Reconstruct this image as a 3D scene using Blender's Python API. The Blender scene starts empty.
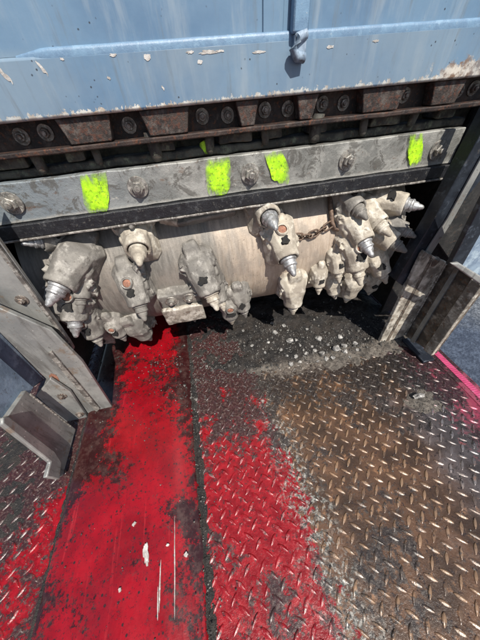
import bpy, bmesh, math, random
from mathutils import Vector, Matrix, noise as mnoise
random.seed(7)
S = bpy.context.scene
COL = S.collection
# ------------------------------------------------------------------ camera (metres: X along the drum, Y away, Z up, deck at 0)
PITCH, YAW, ROLL, F, HC = math.radians(44.2), math.radians(8.3), math.radians(5.26), 240.0, 0.75
hd = Vector((math.sin(YAW), math.cos(YAW), 0)); rt = Vector((math.cos(YAW), -math.sin(YAW), 0)); zz = Vector((0, 0, 1))
FW = hd*math.cos(PITCH) - zz*math.sin(PITCH); CU = hd*math.sin(PITCH) + zz*math.cos(PITCH)
cr, sr = math.cos(ROLL), math.sin(ROLL)
O = Vector((0, 0, HC))
cam = bpy.data.objects.new('camera', bpy.data.cameras.new('camera')); COL.objects.link(cam)
ri, ui = rt*cr - CU*sr, rt*sr + CU*cr
M = Matrix((ri, ui, -FW)).transposed().to_4x4(); M.translation = O
cam.matrix_world = M
cam.data.sensor_fit = 'HORIZONTAL'; cam.data.sensor_width = 36; cam.data.lens = 18
cam.data.clip_start = 0.01; cam.data.clip_end = 500
S.camera = cam
S.render.resolution_x, S.render.resolution_y = 768, 1024
# ------------------------------------------------------------------ sky, sun, exposure
SUN_AZ, SUN_EL = math.radians(14), math.radians(53)        # azimuth: from straight behind the camera towards the right
w = bpy.data.worlds.new('World'); S.world = w; w.use_nodes = True
nt = w.node_tree; nt.nodes.clear()
sky = nt.nodes.new('ShaderNodeTexSky'); sky.sky_type = 'NISHITA'; sky.sun_disc = False
sky.sun_elevation = SUN_EL
tosun = Vector((math.sin(SUN_AZ)*math.cos(SUN_EL), -math.cos(SUN_AZ)*math.cos(SUN_EL), math.sin(SUN_EL)))
sky.sun_rotation = math.atan2(tosun.x, tosun.y)
bg = nt.nodes.new('ShaderNodeBackground'); bg.inputs[1].default_value = 0.08
out = nt.nodes.new('ShaderNodeOutputWorld')
nt.links.new(sky.outputs[0], bg.inputs[0]); nt.links.new(bg.outputs[0], out.inputs[0])
sl = bpy.data.lights.new('sun', 'SUN'); sl.energy = 5.0; sl.angle = math.radians(0.5); sl.color = (1, .95, .87)
so = bpy.data.objects.new('sun', sl); COL.objects.link(so)
so.rotation_euler = (-tosun).to_track_quat('-Z', 'Y').to_euler()
S.view_settings.view_transform = 'Standard'; S.view_settings.look = 'None'
S.view_settings.exposure = 0.45; S.view_settings.gamma = 1; S.view_settings.use_curve_mapping = False

# ------------------------------------------------------------------ pixel helpers (a pixel is a direction; the plane gives the distance)
def ray(x, y):
    px, py = x-240, y-320
    return FW*F + rt*(px*cr-py*sr) - CU*(px*sr+py*cr)
def at(x, y, ax, v):
    d = ray(x, y); return O + d*((v-O[ax])/d[ax])
CY, CZ, RD = 0.80, 0.368, 0.22
def on_drum(x, y, R):
    d = ray(x, y); oy, oz = -CY, HC-CZ
    a = d.y*d.y+d.z*d.z; b = 2*(d.y*oy+d.z*oz); c = oy*oy+oz*oz-R*R
    D = max(b*b-4*a*c, 0); t = (-b-math.sqrt(D))/(2*a)
    p = O + d*t
    return p, math.atan2(p.z-CZ, -(p.y-CY))

# ------------------------------------------------------------------ material helpers
class N:
    def __init__(s, name):
        s.m = bpy.data.materials.new(name); s.m.use_nodes = True; s.t = s.m.node_tree; s.t.nodes.clear()
        s.o = s.t.nodes.new('ShaderNodeOutputMaterial'); s.b = s.t.nodes.new('ShaderNodeBsdfPrincipled')
        s.t.links.new(s.b.outputs[0], s.o.inputs[0])
        g = s.t.nodes.new('ShaderNodeNewGeometry'); s.P = g.outputs['Position']
        sp = s.t.nodes.new('ShaderNodeSeparateXYZ'); s.lk(s.P, sp.inputs[0]); s.X, s.Y, s.Z = sp.outputs
        s.G = g
    def lk(s, a, b):
        if isinstance(a, (int, float)): b.default_value = a
        elif isinstance(a, tuple): b.default_value = (*a, 1) if len(a) == 3 and b.type == 'RGBA' else a
        else: s.t.links.new(a, b)
    def scale(s, v, sc):
        n = s.t.nodes.new('ShaderNodeVectorMath'); n.operation = 'MULTIPLY'; s.lk(v, n.inputs[0]); n.inputs[1].default_value = sc; return n.outputs[0]
    def noise(s, sc, det=4, rough=.55, v=None, dist=0):
        n = s.t.nodes.new('ShaderNodeTexNoise'); s.lk(v or s.P, n.inputs['Vector'])
        n.inputs['Scale'].default_value = sc; n.inputs['Detail'].default_value = det; n.inputs['Roughness'].default_value = rough; n.inputs['Distortion'].default_value = dist
        return n.outputs[0]
    def vor(s, sc, v=None, f='F1'):
        n = s.t.nodes.new('ShaderNodeTexVoronoi'); s.lk(v or s.P, n.inputs['Vector']); n.inputs['Scale'].default_value = sc; n.feature = f
        return n.outputs[0]
    def ss(s, v, a, b):
        n = s.t.nodes.new('ShaderNodeMapRange'); n.interpolation_type = 'SMOOTHSTEP'; s.lk(v, n.inputs[0])
        if a <= b: n.inputs[1].default_value, n.inputs[2].default_value, n.inputs[3].default_value, n.inputs[4].default_value = a, b, 0, 1
        else: n.inputs[1].default_value, n.inputs[2].default_value, n.inputs[3].default_value, n.inputs[4].default_value = b, a, 1, 0
        return n.outputs[0]
    def ma(s, op, a, b=0, c=0):
        n = s.t.nodes.new('ShaderNodeMath'); n.operation = op; s.lk(a, n.inputs[0]); s.lk(b, n.inputs[1]); s.lk(c, n.inputs[2]); return n.outputs[0]
    def mix(s, f, a, b):
        n = s.t.nodes.new('ShaderNodeMix'); n.data_type = 'RGBA'; s.lk(f, n.inputs[0]); s.lk(a, n.inputs[6]); s.lk(b, n.inputs[7]); return n.outputs[2]
    def bump(s, h, st=.4, d=.002):
        n = s.t.nodes.new('ShaderNodeBump'); n.inputs['Strength'].default_value = st; n.inputs['Distance'].default_value = d; s.lk(h, n.inputs['Height'])
        s.t.links.new(n.outputs[0], s.b.inputs['Normal'])
    def fin(s, col, rough, met=0.0, spec=None):
        s.lk(col, s.b.inputs['Base Color']); s.lk(rough, s.b.inputs['Roughness']); s.lk(met, s.b.inputs['Metallic'])
        if spec is not None: s.b.inputs['Specular IOR Level'].default_value = spec
        return s.m

def m_grimy(name, base, dark, light, rust, sc=14, rough=.65, met=.2, rustamt=.62, lightamt=.6, bump=.5, speck=True):
    k = N(name)
    n1 = k.noise(sc, 6, .65); n2 = k.noise(sc*4.3, 5, .7); n3 = k.noise(sc*1.7, 7, .7, v=k.scale(k.P, (1.3, .8, 1.1)))
    c = k.mix(k.ss(n1, .42, .62), dark, base)
    c = k.mix(k.ss(n3, lightamt-.08, lightamt+.08), c, light)
    c = k.mix(k.ma('MULTIPLY', k.ss(n2, rustamt-.06, rustamt+.06), .85), c, rust)
    if speck: c = k.mix(k.ss(k.noise(sc*22, 3, .6), .66, .72), c, tuple(x*.35 for x in dark))
    k.bump(k.ma('ADD', n2, k.ma('MULTIPLY', k.noise(sc*14, 4, .7), .5)), bump, .002)
    return k.fin(c, k.ma('ADD', k.ma('MULTIPLY', n2, .35), rough-.18), met)

MT = {}
def blue():
    k = N('chipped_blue_paint')
    n = k.noise(6, 5, .6); f = k.noise(60, 5, .7)
    c = k.mix(k.ss(n, .35, .65), (.09, .162, .255), (.13, .215, .31))
    c = k.mix(k.ma('MULTIPLY', k.ss(k.noise(9, 6, .65, v=k.scale(k.P, (3, 1, .45))), .5, .72), .55), c, (.27, .32, .36))
    # chips: denser by the lower edge
    low = k.ss(k.Z, .757, .729)
    ch = k.noise(85, 6, .78, v=k.scale(k.P, (1, 1, .6)))
    thr = k.ma('SUBTRACT', .72, k.ma('MULTIPLY', k.ma('POWER', low, 1.9), .33))
    m = k.ss(k.ma('SUBTRACT', ch, thr), 0, .012)
    c = k.mix(m, c, k.mix(k.ss(f, .4, .6), (.62, .60, .54), (.42, .33, .24)))
    # rusty worn patch at the right end
    rp = k.ma('ADD', k.ma('MULTIPLY', k.ss(k.X, .34, .60), k.ss(k.Z, .80, .735)), k.ma('MULTIPLY', k.ma('SUBTRACT', k.noise(40, 5, .7), .5), 1.5))
    c = k.mix(k.ss(rp, .62, .78), c, k.mix(k.ss(f, .42, .6), (.55, .50, .43), (.17, .10, .06)))
    lp = k.noise(5, 5, .6, v=k.scale(k.P, (1, 1, 1)))
    c = k.mix(k.ma('MULTIPLY', k.ss(k.Z, .812, .80), k.ss(lp, .3, .6)), c, k.mix(.5, c, (.20, .25, .29)))
    c = k.mix(k.ma('MULTIPLY', k.ss(k.noise(16, 6, .75, v=k.scale(k.P, (4, 1, .35))), .52, .7), .6), c, (.12, .15, .175))
    sp = k.vor(95); sz = k.noise(45, 2)
    c = k.mix(k.ma('MULTIPLY', k.ss(sp, .17, .08), k.ss(sz, .54, .6)), c, (.035, .045, .06))
    k.bump(k.ma('SUBTRACT', k.ma('MULTIPLY', f, .35), k.ma('MULTIPLY', m, 1.0)), .35, .0015)
    return k.fin(c, k.ma('ADD', k.ma('MULTIPLY', f, .3), .28), 0)
MT['blue'] = blue()
MT['blue_pale'] = m_grimy('bleached_pale_paint', (.24, .31, .39), (.15, .20, .27), (.36, .44, .50), (.3, .3, .3), 20, .45, 0, .7, .55, .25)
MT['blue_light'] = m_grimy('pale_blue_paint', (.15, .25, .36), (.12, .20, .30), (.19, .295, .40), (.48, .47, .43), 30, .45, 0, .68, .6, .25)
MT['rust'] = m_grimy('rusty_black_steel', (.045, .028, .022), (.018, .013, .012), (.075, .055, .045), (.12, .045, .022), 26, .65, .3, .6, .6, .7)
MT['block'] = m_grimy('scabby_rusty_steel', (.05, .037, .031), (.024, .018, .016), (.10, .085, .075), (.10, .04, .025), 34, .7, .25, .56, .55, .9)
MT['bar'] = None
def barm():
    k = N('weathered_grey_steel')
    n1 = k.noise(16, 6, .65); n2 = k.noise(70, 5, .7); n3 = k.noise(26, 7, .75, dist=.6)
    c = k.mix(k.ss(n1, .4, .62), (.17, .17, .157), (.32, .315, .29))
    c = k.mix(k.ss(k.X, .05, -.38), c, k.mix(n2, (.13, .16, .18), (.22, .245, .26)))
    c = k.mix(k.ma('MULTIPLY', k.ss(n3, .52, .58), .75), c, (.085, .08, .07))
    c = k.mix(k.ss(k.noise(44, 6, .7), .62, .7), c, (.38, .37, .33))
    c = k.mix(k.ma('MULTIPLY', k.ss(k.noise(30, 5, .7, v=k.scale(k.P, (1, 1, 2))), .6, .7), .7), c, (.14, .085, .055))
    # pale scuffed line by its lower edge
    c = k.mix(k.ma('MULTIPLY', k.ss(k.ma('ADD', k.Z, k.ma('MULTIPLY', n2, .012)), .592, .584), .8), c, (.42, .40, .36))
    k.bump(k.ma('ADD', n3, k.ma('MULTIPLY', n2, .6)), .7, .003)
    return k.fin(c, k.ma('ADD', k.ma('MULTIPLY', n2, .3), .42), .25)
MT['bar'] = barm()
MT['rubber'] = m_grimy('black_rubber', (.012, .013, .016), (.006, .006, .008), (.05, .052, .056), (.09, .085, .075), 30, .5, 0, .64, .62, .6)
MT['lip'] = m_grimy('scuffed_pale_steel', (.30, .28, .25), (.12, .11, .1), (.45, .43, .39), (.14, .09, .06), 40, .5, .4, .64, .56, .4)
MT['dark'] = m_grimy('near_black_steel', (.022, .02, .019), (.01, .01, .01), (.045, .042, .038), (.05, .032, .022), 18, .75, .1)  # one near-black steel for chamber walls, backing plate and skirt
MT['recess'] = m_grimy('mossy_dark_steel', (.085, .08, .066), (.03, .028, .025), (.14, .15, .105), (.09, .06, .042), 28, .75, .1, .6, .6, .8)
MT['bolt'] = m_grimy('worn_bolt_steel', (.34, .32, .285), (.17, .16, .145), (.52, .50, .45), (.16, .085, .05), 70, .45, .55, .63, .58, .4, False)
MT['rbolt'] = m_grimy('rusty_bolt_steel', (.22, .19, .165), (.09, .075, .065), (.42, .39, .35), (.19, .08, .04), 70, .5, .5, .6, .6, .4, False)
MT['steel'] = m_grimy('polished_wear_steel', (.40, .405, .41), (.24, .235, .23), (.58, .585, .59), (.22, .18, .14), 80, .5, .6, .68, .58, .25, False)
MT['dust'] = m_grimy('cement_dusted_steel', (.44, .395, .32), (.27, .235, .19), (.55, .51, .435), (.10, .08, .06), 20, .8, .05, .66, .57, .6)
MT['shadedust'] = m_grimy('shade_grey_dusted_steel', (.215, .20, .177), (.135, .125, .112), (.32, .30, .27), (.065, .055, .046), 20, .7, .1, .66, .58, .6)  # darker dusted steel; shade on the drum's left put into the colour
MT['plug'] = m_grimy('orange_rust', (.34, .155, .10), (.22, .10, .065), (.42, .25, .17), (.2, .09, .05), 120, .8, .1, .66, .6, .5, False)
MT['bore'] = m_grimy('black_bore', (.012, .011, .01), (.008, .008, .008), (.02, .018, .016), (.02, .015, .01), 60, .9, 0)
def galvm():
    k = N('stained_zinc_steel')
    st = k.noise(40, 6, .7, v=k.scale(k.P, (1, 1, .12))); a = k.noise(12, 5, .6); f = k.noise(110, 5, .75)
    c = k.mix(k.ss(a, .35, .65), (.21, .212, .205), (.32, .318, .30))
    c = k.mix(k.ma('MULTIPLY', k.ss(st, .5, .66), .7), c, (.115, .108, .098))
    c = k.mix(k.ma('MULTIPLY', k.ss(k.noise(18, 6, .75), .58, .66), .6), c, (.20, .135, .085))
    c = k.mix(k.ss(f, .62, .68), c, (.07, .065, .06)); c = k.mix(k.ss(k.noise(70, 5, .75), .66, .7), c, (.6, .59, .56))
    k.bump(k.ma('ADD', st, f), .35, .0015)
    return k.fin(c, k.ma('ADD', .28, k.ma('MULTIPLY', f, .4)), .35)
MT['galv'] = galvm()
MT['tan'] = m_grimy('sunbleached_scraped_steel', (.42, .38, .315), (.17, .15, .125), (.56, .525, .455), (.15, .085, .05), 18, .6, .2, .62, .53, .5)
MT['brownst'] = m_grimy('brown_scraped_steel', (.16, .13, .10), (.06, .05, .042), (.28, .25, .21), (.15, .07, .035), 24, .6, .25, .6, .58, .5)
MT['navy'] = m_grimy('dark_blue_black_steel', (.030, .037, .05), (.014, .017, .024), (.075, .09, .115), (.10, .085, .07), 22, .42, .3, .68, .62, .4)
MT['bluebox'] = m_grimy('dull_blue_paint', (.20, .265, .35), (.13, .175, .235), (.27, .34, .42), (.07, .075, .08), 14, .5, 0, .63, .57, .35)
MT['chain_shadow'] = m_grimy('chain_shadow_brown', (.15, .10, .07), (.09, .06, .045), (.22, .16, .12), (.2, .11, .065), 90, .6, .35, .6, .6, .4, False)
MT['pale'] = m_grimy('bare_chipped_metal', (.55, .53, .5), (.36, .33, .3), (.68, .66, .62), (.25, .2, .17), 90, .5, .2, .66, .6, .3, False)

def drumm():
    k = N('scoured_drum_steel')
    v = k.scale(k.P, (1, .12, .12))
    st = k.noise(150, 5, .65, v=v); st2 = k.noise(38, 5, .6, v=k.scale(k.P, (1, .25, .25))); bl = k.noise(11, 5, .6)
    grey = k.mix(k.ss(st, .36, .66), (.13, .12, .106), (.20, .184, .163))
    tan = k.mix(k.ss(st, .36, .66), (.36, .29, .225), (.455, .375, .30))
    c = k.mix(k.ss(k.ma('ADD', k.X, k.ma('MULTIPLY', k.ma('SUBTRACT', st2, .5), .3)), -.02, .14), grey, tan)  # grey left, tan right: shaded and sunlit halves put into the colour
    c = k.mix(k.ma('MULTIPLY', k.ss(bl, .5, .66), .6), c, (.235, .205, .175))
    c = k.mix(k.ma('MULTIPLY', k.ss(st2, .6, .72), .4), c, (.42, .385, .335))
    c = k.mix(k.ma('MULTIPLY', k.ss(k.noise(200, 3, .6), .62, .7), .5), c, (.09, .075, .06))
    k.bump(k.ma('ADD', st, k.ma('MULTIPLY', k.noise(90, 4, .7), .6)), .55, .0025)
    return k.fin(c, k.ma('ADD', k.ma('MULTIPLY', st, .3), .42), .25)
MT['drum'] = drumm()

def deckm():
    k = N('worn_red_deck_paint')
    a = k.noise(10, 6, .65); b = k.noise(42, 6, .7); f = k.noise(140, 4, .7); e = k.noise(5, 4, .6)
    bx = k.ma('ADD', k.X, k.ma('ADD', k.ma('MULTIPLY', k.ma('SUBTRACT', a, .5), .16), k.ma('MULTIPLY', k.ma('SUBTRACT', b, .5), .14)))
    bx = k.ma('ADD', bx, k.ma('MULTIPLY', k.ma('ADD', k.Y, 0), .06))
    top = k.ss(k.Z, .0006, .0021)
    # red paint
    red = k.mix(k.ss(b, .4, .62), (.165, .0015, .0045), (.27, .0028, .008))
    red = k.mix(k.ss(k.ma('ADD', k.ma('MULTIPLY', top, .15), k.noise(75, 5, .75)), .64, .74), red, (.30, .11, .11))
    # rust-brown worn plate
    br = k.mix(k.ss(a, .38, .62), (.04, .023, .014), (.11, .057, .031))
    br = k.mix(k.ss(b, .56, .68), br, (.20, .10, .048))
    br = k.mix(k.ma('MULTIPLY', top, .6), br, (.30, .19, .115))
    br = k.mix(k.ss(f, .62, .7), br, (.04, .033, .03))
    # worn steel with sky sheen painted into its colour, towards the outer edge
    st = k.mix(k.ss(a, .4, .62), (.05, .044, .044), (.12, .105, .105))
    st = k.mix(k.ma('MULTIPLY', top, .5), st, (.24, .23, .24))
    st = k.mix(k.ss(b, .58, .68), st, (.19, .12, .09))
    st = k.mix(k.ma('MULTIPLY', k.ss(k.ma('ADD', bx, k.ma('MULTIPLY', b, .3)), .78, .88), .7), st, (.42, .05, .10))
    base = k.mix(k.ss(k.ma('ADD', k.ma('ADD', bx, k.ma('MULTIPLY', k.ma('SUBTRACT', .35, k.Y), .16)), k.ma('MULTIPLY', k.ma('SUBTRACT', e, .5), .3)), .46, .66), br, st)
    # pale scuffed fringe where the paint gives out
    fr = k.ma('MULTIPLY', k.ss(bx, .07, .13), k.ss(bx, .21, .15))
    pale = k.mix(k.ss(f, .40, .58), (.30, .28, .25), (.05, .055, .05))
    c = k.mix(k.ss(bx, .13, .145), red, base)
    c = k.mix(k.ma('MULTIPLY', fr, k.ss(k.noise(75, 6, .8), .49, .54)), c, pale)
    # soot and tar; leftd darkens the plate towards the left
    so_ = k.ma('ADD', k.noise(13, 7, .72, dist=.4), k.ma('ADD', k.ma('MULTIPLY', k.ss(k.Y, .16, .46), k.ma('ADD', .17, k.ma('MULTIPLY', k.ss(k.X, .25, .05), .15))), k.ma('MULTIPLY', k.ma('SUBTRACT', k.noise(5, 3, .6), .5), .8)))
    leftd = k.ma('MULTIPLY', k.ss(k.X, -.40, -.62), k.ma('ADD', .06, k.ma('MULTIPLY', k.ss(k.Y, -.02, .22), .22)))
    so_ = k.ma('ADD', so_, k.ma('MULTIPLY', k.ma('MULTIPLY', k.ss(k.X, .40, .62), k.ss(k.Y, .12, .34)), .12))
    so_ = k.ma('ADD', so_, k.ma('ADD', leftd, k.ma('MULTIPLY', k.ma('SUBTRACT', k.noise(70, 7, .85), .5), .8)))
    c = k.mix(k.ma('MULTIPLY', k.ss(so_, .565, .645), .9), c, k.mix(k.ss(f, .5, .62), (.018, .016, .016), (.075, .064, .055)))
    c = k.mix(k.ma('MULTIPLY', k.ss(k.noise(80, 6, .82), .55, .60), .88), c, (.018, .013, .013))
    du = k.ma('ADD', k.ma('MULTIPLY', k.ma('MULTIPLY', k.ss(k.Y, .33, .47), k.ss(k.X, .02, .2)), k.ss(k.X, .68, .45)), k.ma('MULTIPLY', k.ma('SUBTRACT', k.noise(60, 6, .8), .5), 1.5))
    c = k.mix(k.ma('MULTIPLY', k.ss(du, .75, 1.05), .75), c, k.mix(k.ss(f, .42, .6), (.12, .10, .085), (.25, .22, .185)))
    c = k.mix(k.ss(k.noise(170, 4, .75), .665, .69), c, (.42, .37, .35))
    k.bump(k.ma('ADD', k.ma('MULTIPLY', b, .5), f), .45, .0018)
    return k.fin(c, k.ma('ADD', .06, k.ma('MULTIPLY', b, .52)), k.ma('ADD', k.ma('MULTIPLY', k.ss(bx, .14, .2), .12), k.ma('MULTIPLY', k.ss(bx, .4, .6), .3)))
MT['deck'] = deckm()

def spinem():
    k = N('scraped_red_spine_paint')
    a = k.noise(9, 5, .6); b = k.noise(50, 6, .7); lf = k.noise(70, 4, .6, v=k.scale(k.P, (1, .06, 1)))
    c = k.mix(k.ss(a, .38, .64), (.175, .0014, .0045), (.285, .0026, .008))
    c = k.mix(k.ma('MULTIPLY', k.ss(lf, .6, .7), .5), c, (.40, .02, .025))
    c = k.mix(k.ma('MULTIPLY', k.ss(lf, .73, .76), .6), c, (.5, .3, .28))
    edge = k.ma('MAXIMUM', k.ss(k.X, -.20, -.135), k.ss(k.X, -.40, -.468))
    far = k.ss(k.Y, .26, .52)
    s1 = k.ma('ADD', k.ma('ADD', k.noise(13, 7, .75), k.ma('MULTIPLY', k.ma('SUBTRACT', k.noise(70, 7, .85), .5), .85)), k.ma('ADD', k.ma('MULTIPLY', edge, .17), k.ma('MULTIPLY', k.ma('MULTIPLY', far, k.ma('ADD', .35, k.ss(k.ma('ABSOLUTE', k.ma('ADD', k.X, .285)), .03, .14))), .11)))
    s1 = k.ma('ADD', s1, k.ma('ADD', k.ma('MULTIPLY', k.ma('MULTIPLY', k.ss(k.X, -.33, -.44), k.ss(k.Y, .10, .32)), .22), k.ma('MULTIPLY', k.ma('SUBTRACT', k.noise(6, 3, .6), .5), .45)))
    c = k.mix(k.ma('MULTIPLY', k.ss(k.noise(7, 6, .7), .45, .7), .6), c, (.15, .004, .01))
    c = k.mix(k.ma('MULTIPLY', k.ss(s1, .60, .67), .92), c, k.mix(k.ss(b, .45, .65), (.008, .006, .006), (.04, .028, .024)))
    sp = k.vor(80); c = k.mix(k.ma('MULTIPLY', k.ss(sp, .26, .14), k.ss(k.noise(30, 3), .44, .5)), c, (.03, .012, .012))
    c = k.mix(k.ss(k.noise(150, 5, .75), .66, .68), c, (.55, .42, .40))
    c = k.mix(k.ma('MULTIPLY', k.ss(k.noise(150, 6, .85), .55, .60), .8), c, (.035, .005, .008))
    k.bump(k.ma('ADD', b, k.ma('MULTIPLY', k.noise(170, 3, .6), .5)), .3, .0015)
    k.b.inputs['Coat Weight'].default_value = .2; k.b.inputs['Coat Roughness'].default_value = .22
    return k.fin(c, k.ma('ADD', .12, k.ma('MULTIPLY', b, .45)), 0)
MT['spine'] = spinem()

def dirtm():
    k = N('black_asphalt_millings_dirt')
    a = k.noise(16, 6, .7); b = k.noise(90, 5, .75); f = k.noise(260, 3, .7)
    c = k.mix(k.ss(a, .4, .62), (.009, .008, .008), (.028, .022, .018))
    c = k.mix(k.ss(b, .58, .68), c, (.06, .048, .038))
    c = k.mix(k.ss(f, .64, .7), c, (.20, .18, .155))
    pl = k.ma('ADD', k.ma('MULTIPLY', k.ss(k.Y, .525, .485), k.ss(k.X, -.16, .12)), k.ma('MULTIPLY', k.ma('SUBTRACT', k.noise(38, 5, .7), .5), 1.6))
    c = k.mix(k.ma('MULTIPLY', k.ss(pl, .55, 1.15), .6), c, k.mix(k.ss(b, .4, .6), (.11, .092, .075), (.24, .21, .175)))
    k.bump(k.ma('ADD', b, f), 1, .004)
    return k.fin(c, k.ma('ADD', .42, k.ma('MULTIPLY', b, .5)), 0)
MT['dirt'] = dirtm()
MT['groove'] = m_grimy('packed_grey_dirt', (.10, .10, .10), (.03, .03, .032), (.26, .25, .24), (.06, .04, .04), 40, .8, 0, .62, .55, 1)
MT['stone'] = m_grimy('broken_asphalt_stone', (.30, .285, .265), (.13, .125, .12), (.50, .48, .45), (.05, .045, .04), 60, .75, 0, .6, .56, .6)
MT['gravel'] = m_grimy('fine_millings', (.06, .055, .05), (.018, .017, .016), (.26, .245, .22), (.03, .027, .025), 45, .8, 0, .6, .56, .5)
def asph():
    k = N('road_asphalt_shadow_strip')
    a = k.noise(3, 5, .6); b = k.noise(26, 5, .75); v = k.vor(55)
    dk = k.ss(k.ma('ADD', k.X, k.ma('MULTIPLY', k.ma('SUBTRACT', k.noise(4, 6, .7), .5), .7)), 2.45, 2.15)  # trailer's shadow painted into the ground as a dark blue strip
    c = k.mix(k.ss(b, .38, .64), (.05, .058, .07), (.16, .175, .195))
    c = k.mix(k.ss(v, .25, .1), c, (.28, .29, .31))
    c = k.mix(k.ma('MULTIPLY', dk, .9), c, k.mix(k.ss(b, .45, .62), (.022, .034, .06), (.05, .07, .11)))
    k.bump(k.ma('ADD', b, k.ma('MULTIPLY', v, -.6)), .8, .012)
    return k.fin(c, .85, 0)
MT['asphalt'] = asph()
def greenm():
    k = N('fluorescent_green_spray_paint')
    n = k.noise(70, 6, .75); c = k.mix(k.ss(n, .4, .66), (.31, .60, .008), (.50, .84, .02))
    c = k.mix(k.ss(k.noise(110, 5, .7), .60, .66), c, (.15, .26, .06))
    tc = k.t.nodes.new('ShaderNodeTexCoord'); gs = k.t.nodes.new('ShaderNodeSeparateXYZ'); k.lk(tc.outputs['Generated'], gs.inputs[0])
    dx = k.ma('ABSOLUTE', k.ma('SUBTRACT', gs.outputs[0], .5)); dz = k.ma('ABSOLUTE', k.ma('SUBTRACT', gs.outputs[2], .5))
    st = k.noise(55, 5, .7, v=k.scale(k.P, (2.4, 1, .35)))
    ed = k.ma('ADD', k.ma('MAXIMUM', dx, k.ma('ADD', dz, k.ma('MULTIPLY', k.ma('SUBTRACT', st, .5), .6))), k.ma('MULTIPLY', k.ma('SUBTRACT', k.noise(60, 7, .8), .5), .5))
    k.lk(k.ma('MULTIPLY', k.ss(ed, .56, .22), k.ma('SUBTRACT', 1, k.ma('MULTIPLY', k.ss(k.noise(150, 5, .8), .52, .66), .75))), k.b.inputs['Alpha'])
    k.bump(n, .4, .001)
    return k.fin(c, .6, 0)
MT['green'] = greenm()
def pinkm():
    k = N('pink_reflective_tape')
    wv = k.ma('SINE', k.ma('MULTIPLY', k.Y, 900)); n = k.noise(50, 5, .7)
    c = k.mix(k.ss(n, .35, .65), (.32, .035, .09), (.42, .06, .14))
    c = k.mix(k.ma('MULTIPLY', k.ss(wv, .2, .9), .18), c, (.46, .04, .15))
    c = k.mix(k.ma('MULTIPLY', k.ss(k.noise(20, 6, .75), .57, .66), .6), c, (.33, .26, .33))
    k.bump(wv, .3, .001)
    return k.fin(c, .38, 0)
MT['pink'] = pinkm()

# ------------------------------------------------------------------ mesh helpers
def obj(name, bm, m, parent=None, sharp=35, bevel=0):
    me = bpy.data.meshes.new(name)
    bmesh.ops.recalc_face_normals(bm, faces=bm.faces)
    bm.to_mesh(me); bm.free()
    for p in me.polygons: p.use_smooth = True
    me.set_sharp_from_angle(angle=math.radians(sharp))
    me.materials.append(MT[m])
    return link(name, me, parent, bevel)
def link(name, me, parent=None, bevel=0):
    o = bpy.data.objects.new(name, me); COL.objects.link(o)
    if parent: o.parent = parent
    if bevel:
        b = o.modifiers.new('bevel', 'BEVEL'); b.width = bevel; b.segments = 2; b.limit_method = 'ANGLE'; b.angle_limit = math.radians(40); b.harden_normals = False
    return o
def thing(name, label, cat, group=None, loc=(0, 0, 0)):
    o = bpy.data.objects.new(name, None); COL.objects.link(o); o.location = loc; o.empty_display_size = .05
    o['label'] = label; o['category'] = cat
    if group: o['group'] = group
    return o
def bx(bm, x0, x1, y0, y1, z0, z1):
    v = [bm.verts.new((x, y, z)) for x in (x0, x1) for y in (y0, y1) for z in (z0, z1)]
    for f in ((0, 1, 3, 2), (4, 6, 7, 5), (0, 4, 5, 1), (2, 3, 7, 6), (0, 2, 6, 4), (1, 5, 7, 3)): bm.faces.new([v[i] for i in f])
def box(name, m, parent, x0, x1, y0, y1, z0, z1, bevel=.003, rough=0, seg=.02):
    """box; rough > 0 cuts it up and dents it a little"""
    bm = bmesh.new(); bx(bm, x0, x1, y0, y1, z0, z1)
    if rough:
        for ax, L, lo in ((0, x1-x0, x0), (1, y1-y0, y0), (2, z1-z0, z0)):
            n = int(min(60, L/seg))
            for i in range(1, n):
                co = [0, 0, 0]; co[ax] = lo+L*i/n; no = [0, 0, 0]; no[ax] = 1
                bmesh.ops.bisect_plane(bm, geom=bm.verts[:]+bm.edges[:]+bm.faces[:], plane_co=co, plane_no=no)
        for v in bm.verts:
            p = v.co*28; q = v.co*75
            v.co += Vector((mnoise.noise(p), mnoise.noise(p+Vector((7, 3, 1))), mnoise.noise(p+Vector((1, 9, 4)))))*rough
            v.co += Vector((mnoise.noise(q), mnoise.noise(q+Vector((7, 3, 1))), mnoise.noise(q+Vector((1, 9, 4)))))*rough*.6
    return obj(name, bm, m, parent, 40, bevel)
def prism(name, m, parent, pts, off, bevel=.003):
    """flat polygon of world points, extruded by the vector off"""
    bm = bmesh.new(); off = Vector(off)
    a = [bm.verts.new(p) for p in pts]; b = [bm.verts.new(Vector(p)+off) for p in pts]
    bm.faces.new(a); bm.faces.new(list(reversed(b)))
    for i in range(len(a)):
        j = (i+1) % len(a); bm.faces.new((a[i], b[i], b[j], a[j]))
    return obj(name, bm, m, parent, 40, bevel)
def px_prism(name, m, parent, pix, ax, val, th, bevel=.003):
    off = [0, 0, 0]; off[ax] = th
    return prism(name, m, parent, [at(x, y, ax, val) for x, y in pix], off, bevel)
def lathe(bm, prof, Mx, seg=20, capends=True):
    rings = []
    for r, h in prof:
        rings.append([bm.verts.new(Mx @ Vector((r*math.cos(2*math.pi*i/seg), r*math.sin(2*math.pi*i/seg), h))) for i in range(seg)])
    for a, b in zip(rings, rings[1:]):
        for i in range(seg): bm.faces.new((a[i], a[(i+1) % seg], b[(i+1) % seg], b[i]))
    if capends: bm.faces.new(list(reversed(rings[0]))); bm.faces.new(rings[-1])
def frame(p, z, xh=Vector((1, 0, 0))):
    z = z.normalized(); x = (xh - z*xh.dot(z)).normalized(); y = z.cross(x)
    m_ = Matrix((x, y, z)).transposed().to_4x4(); m_.translation = p; return m_
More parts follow.
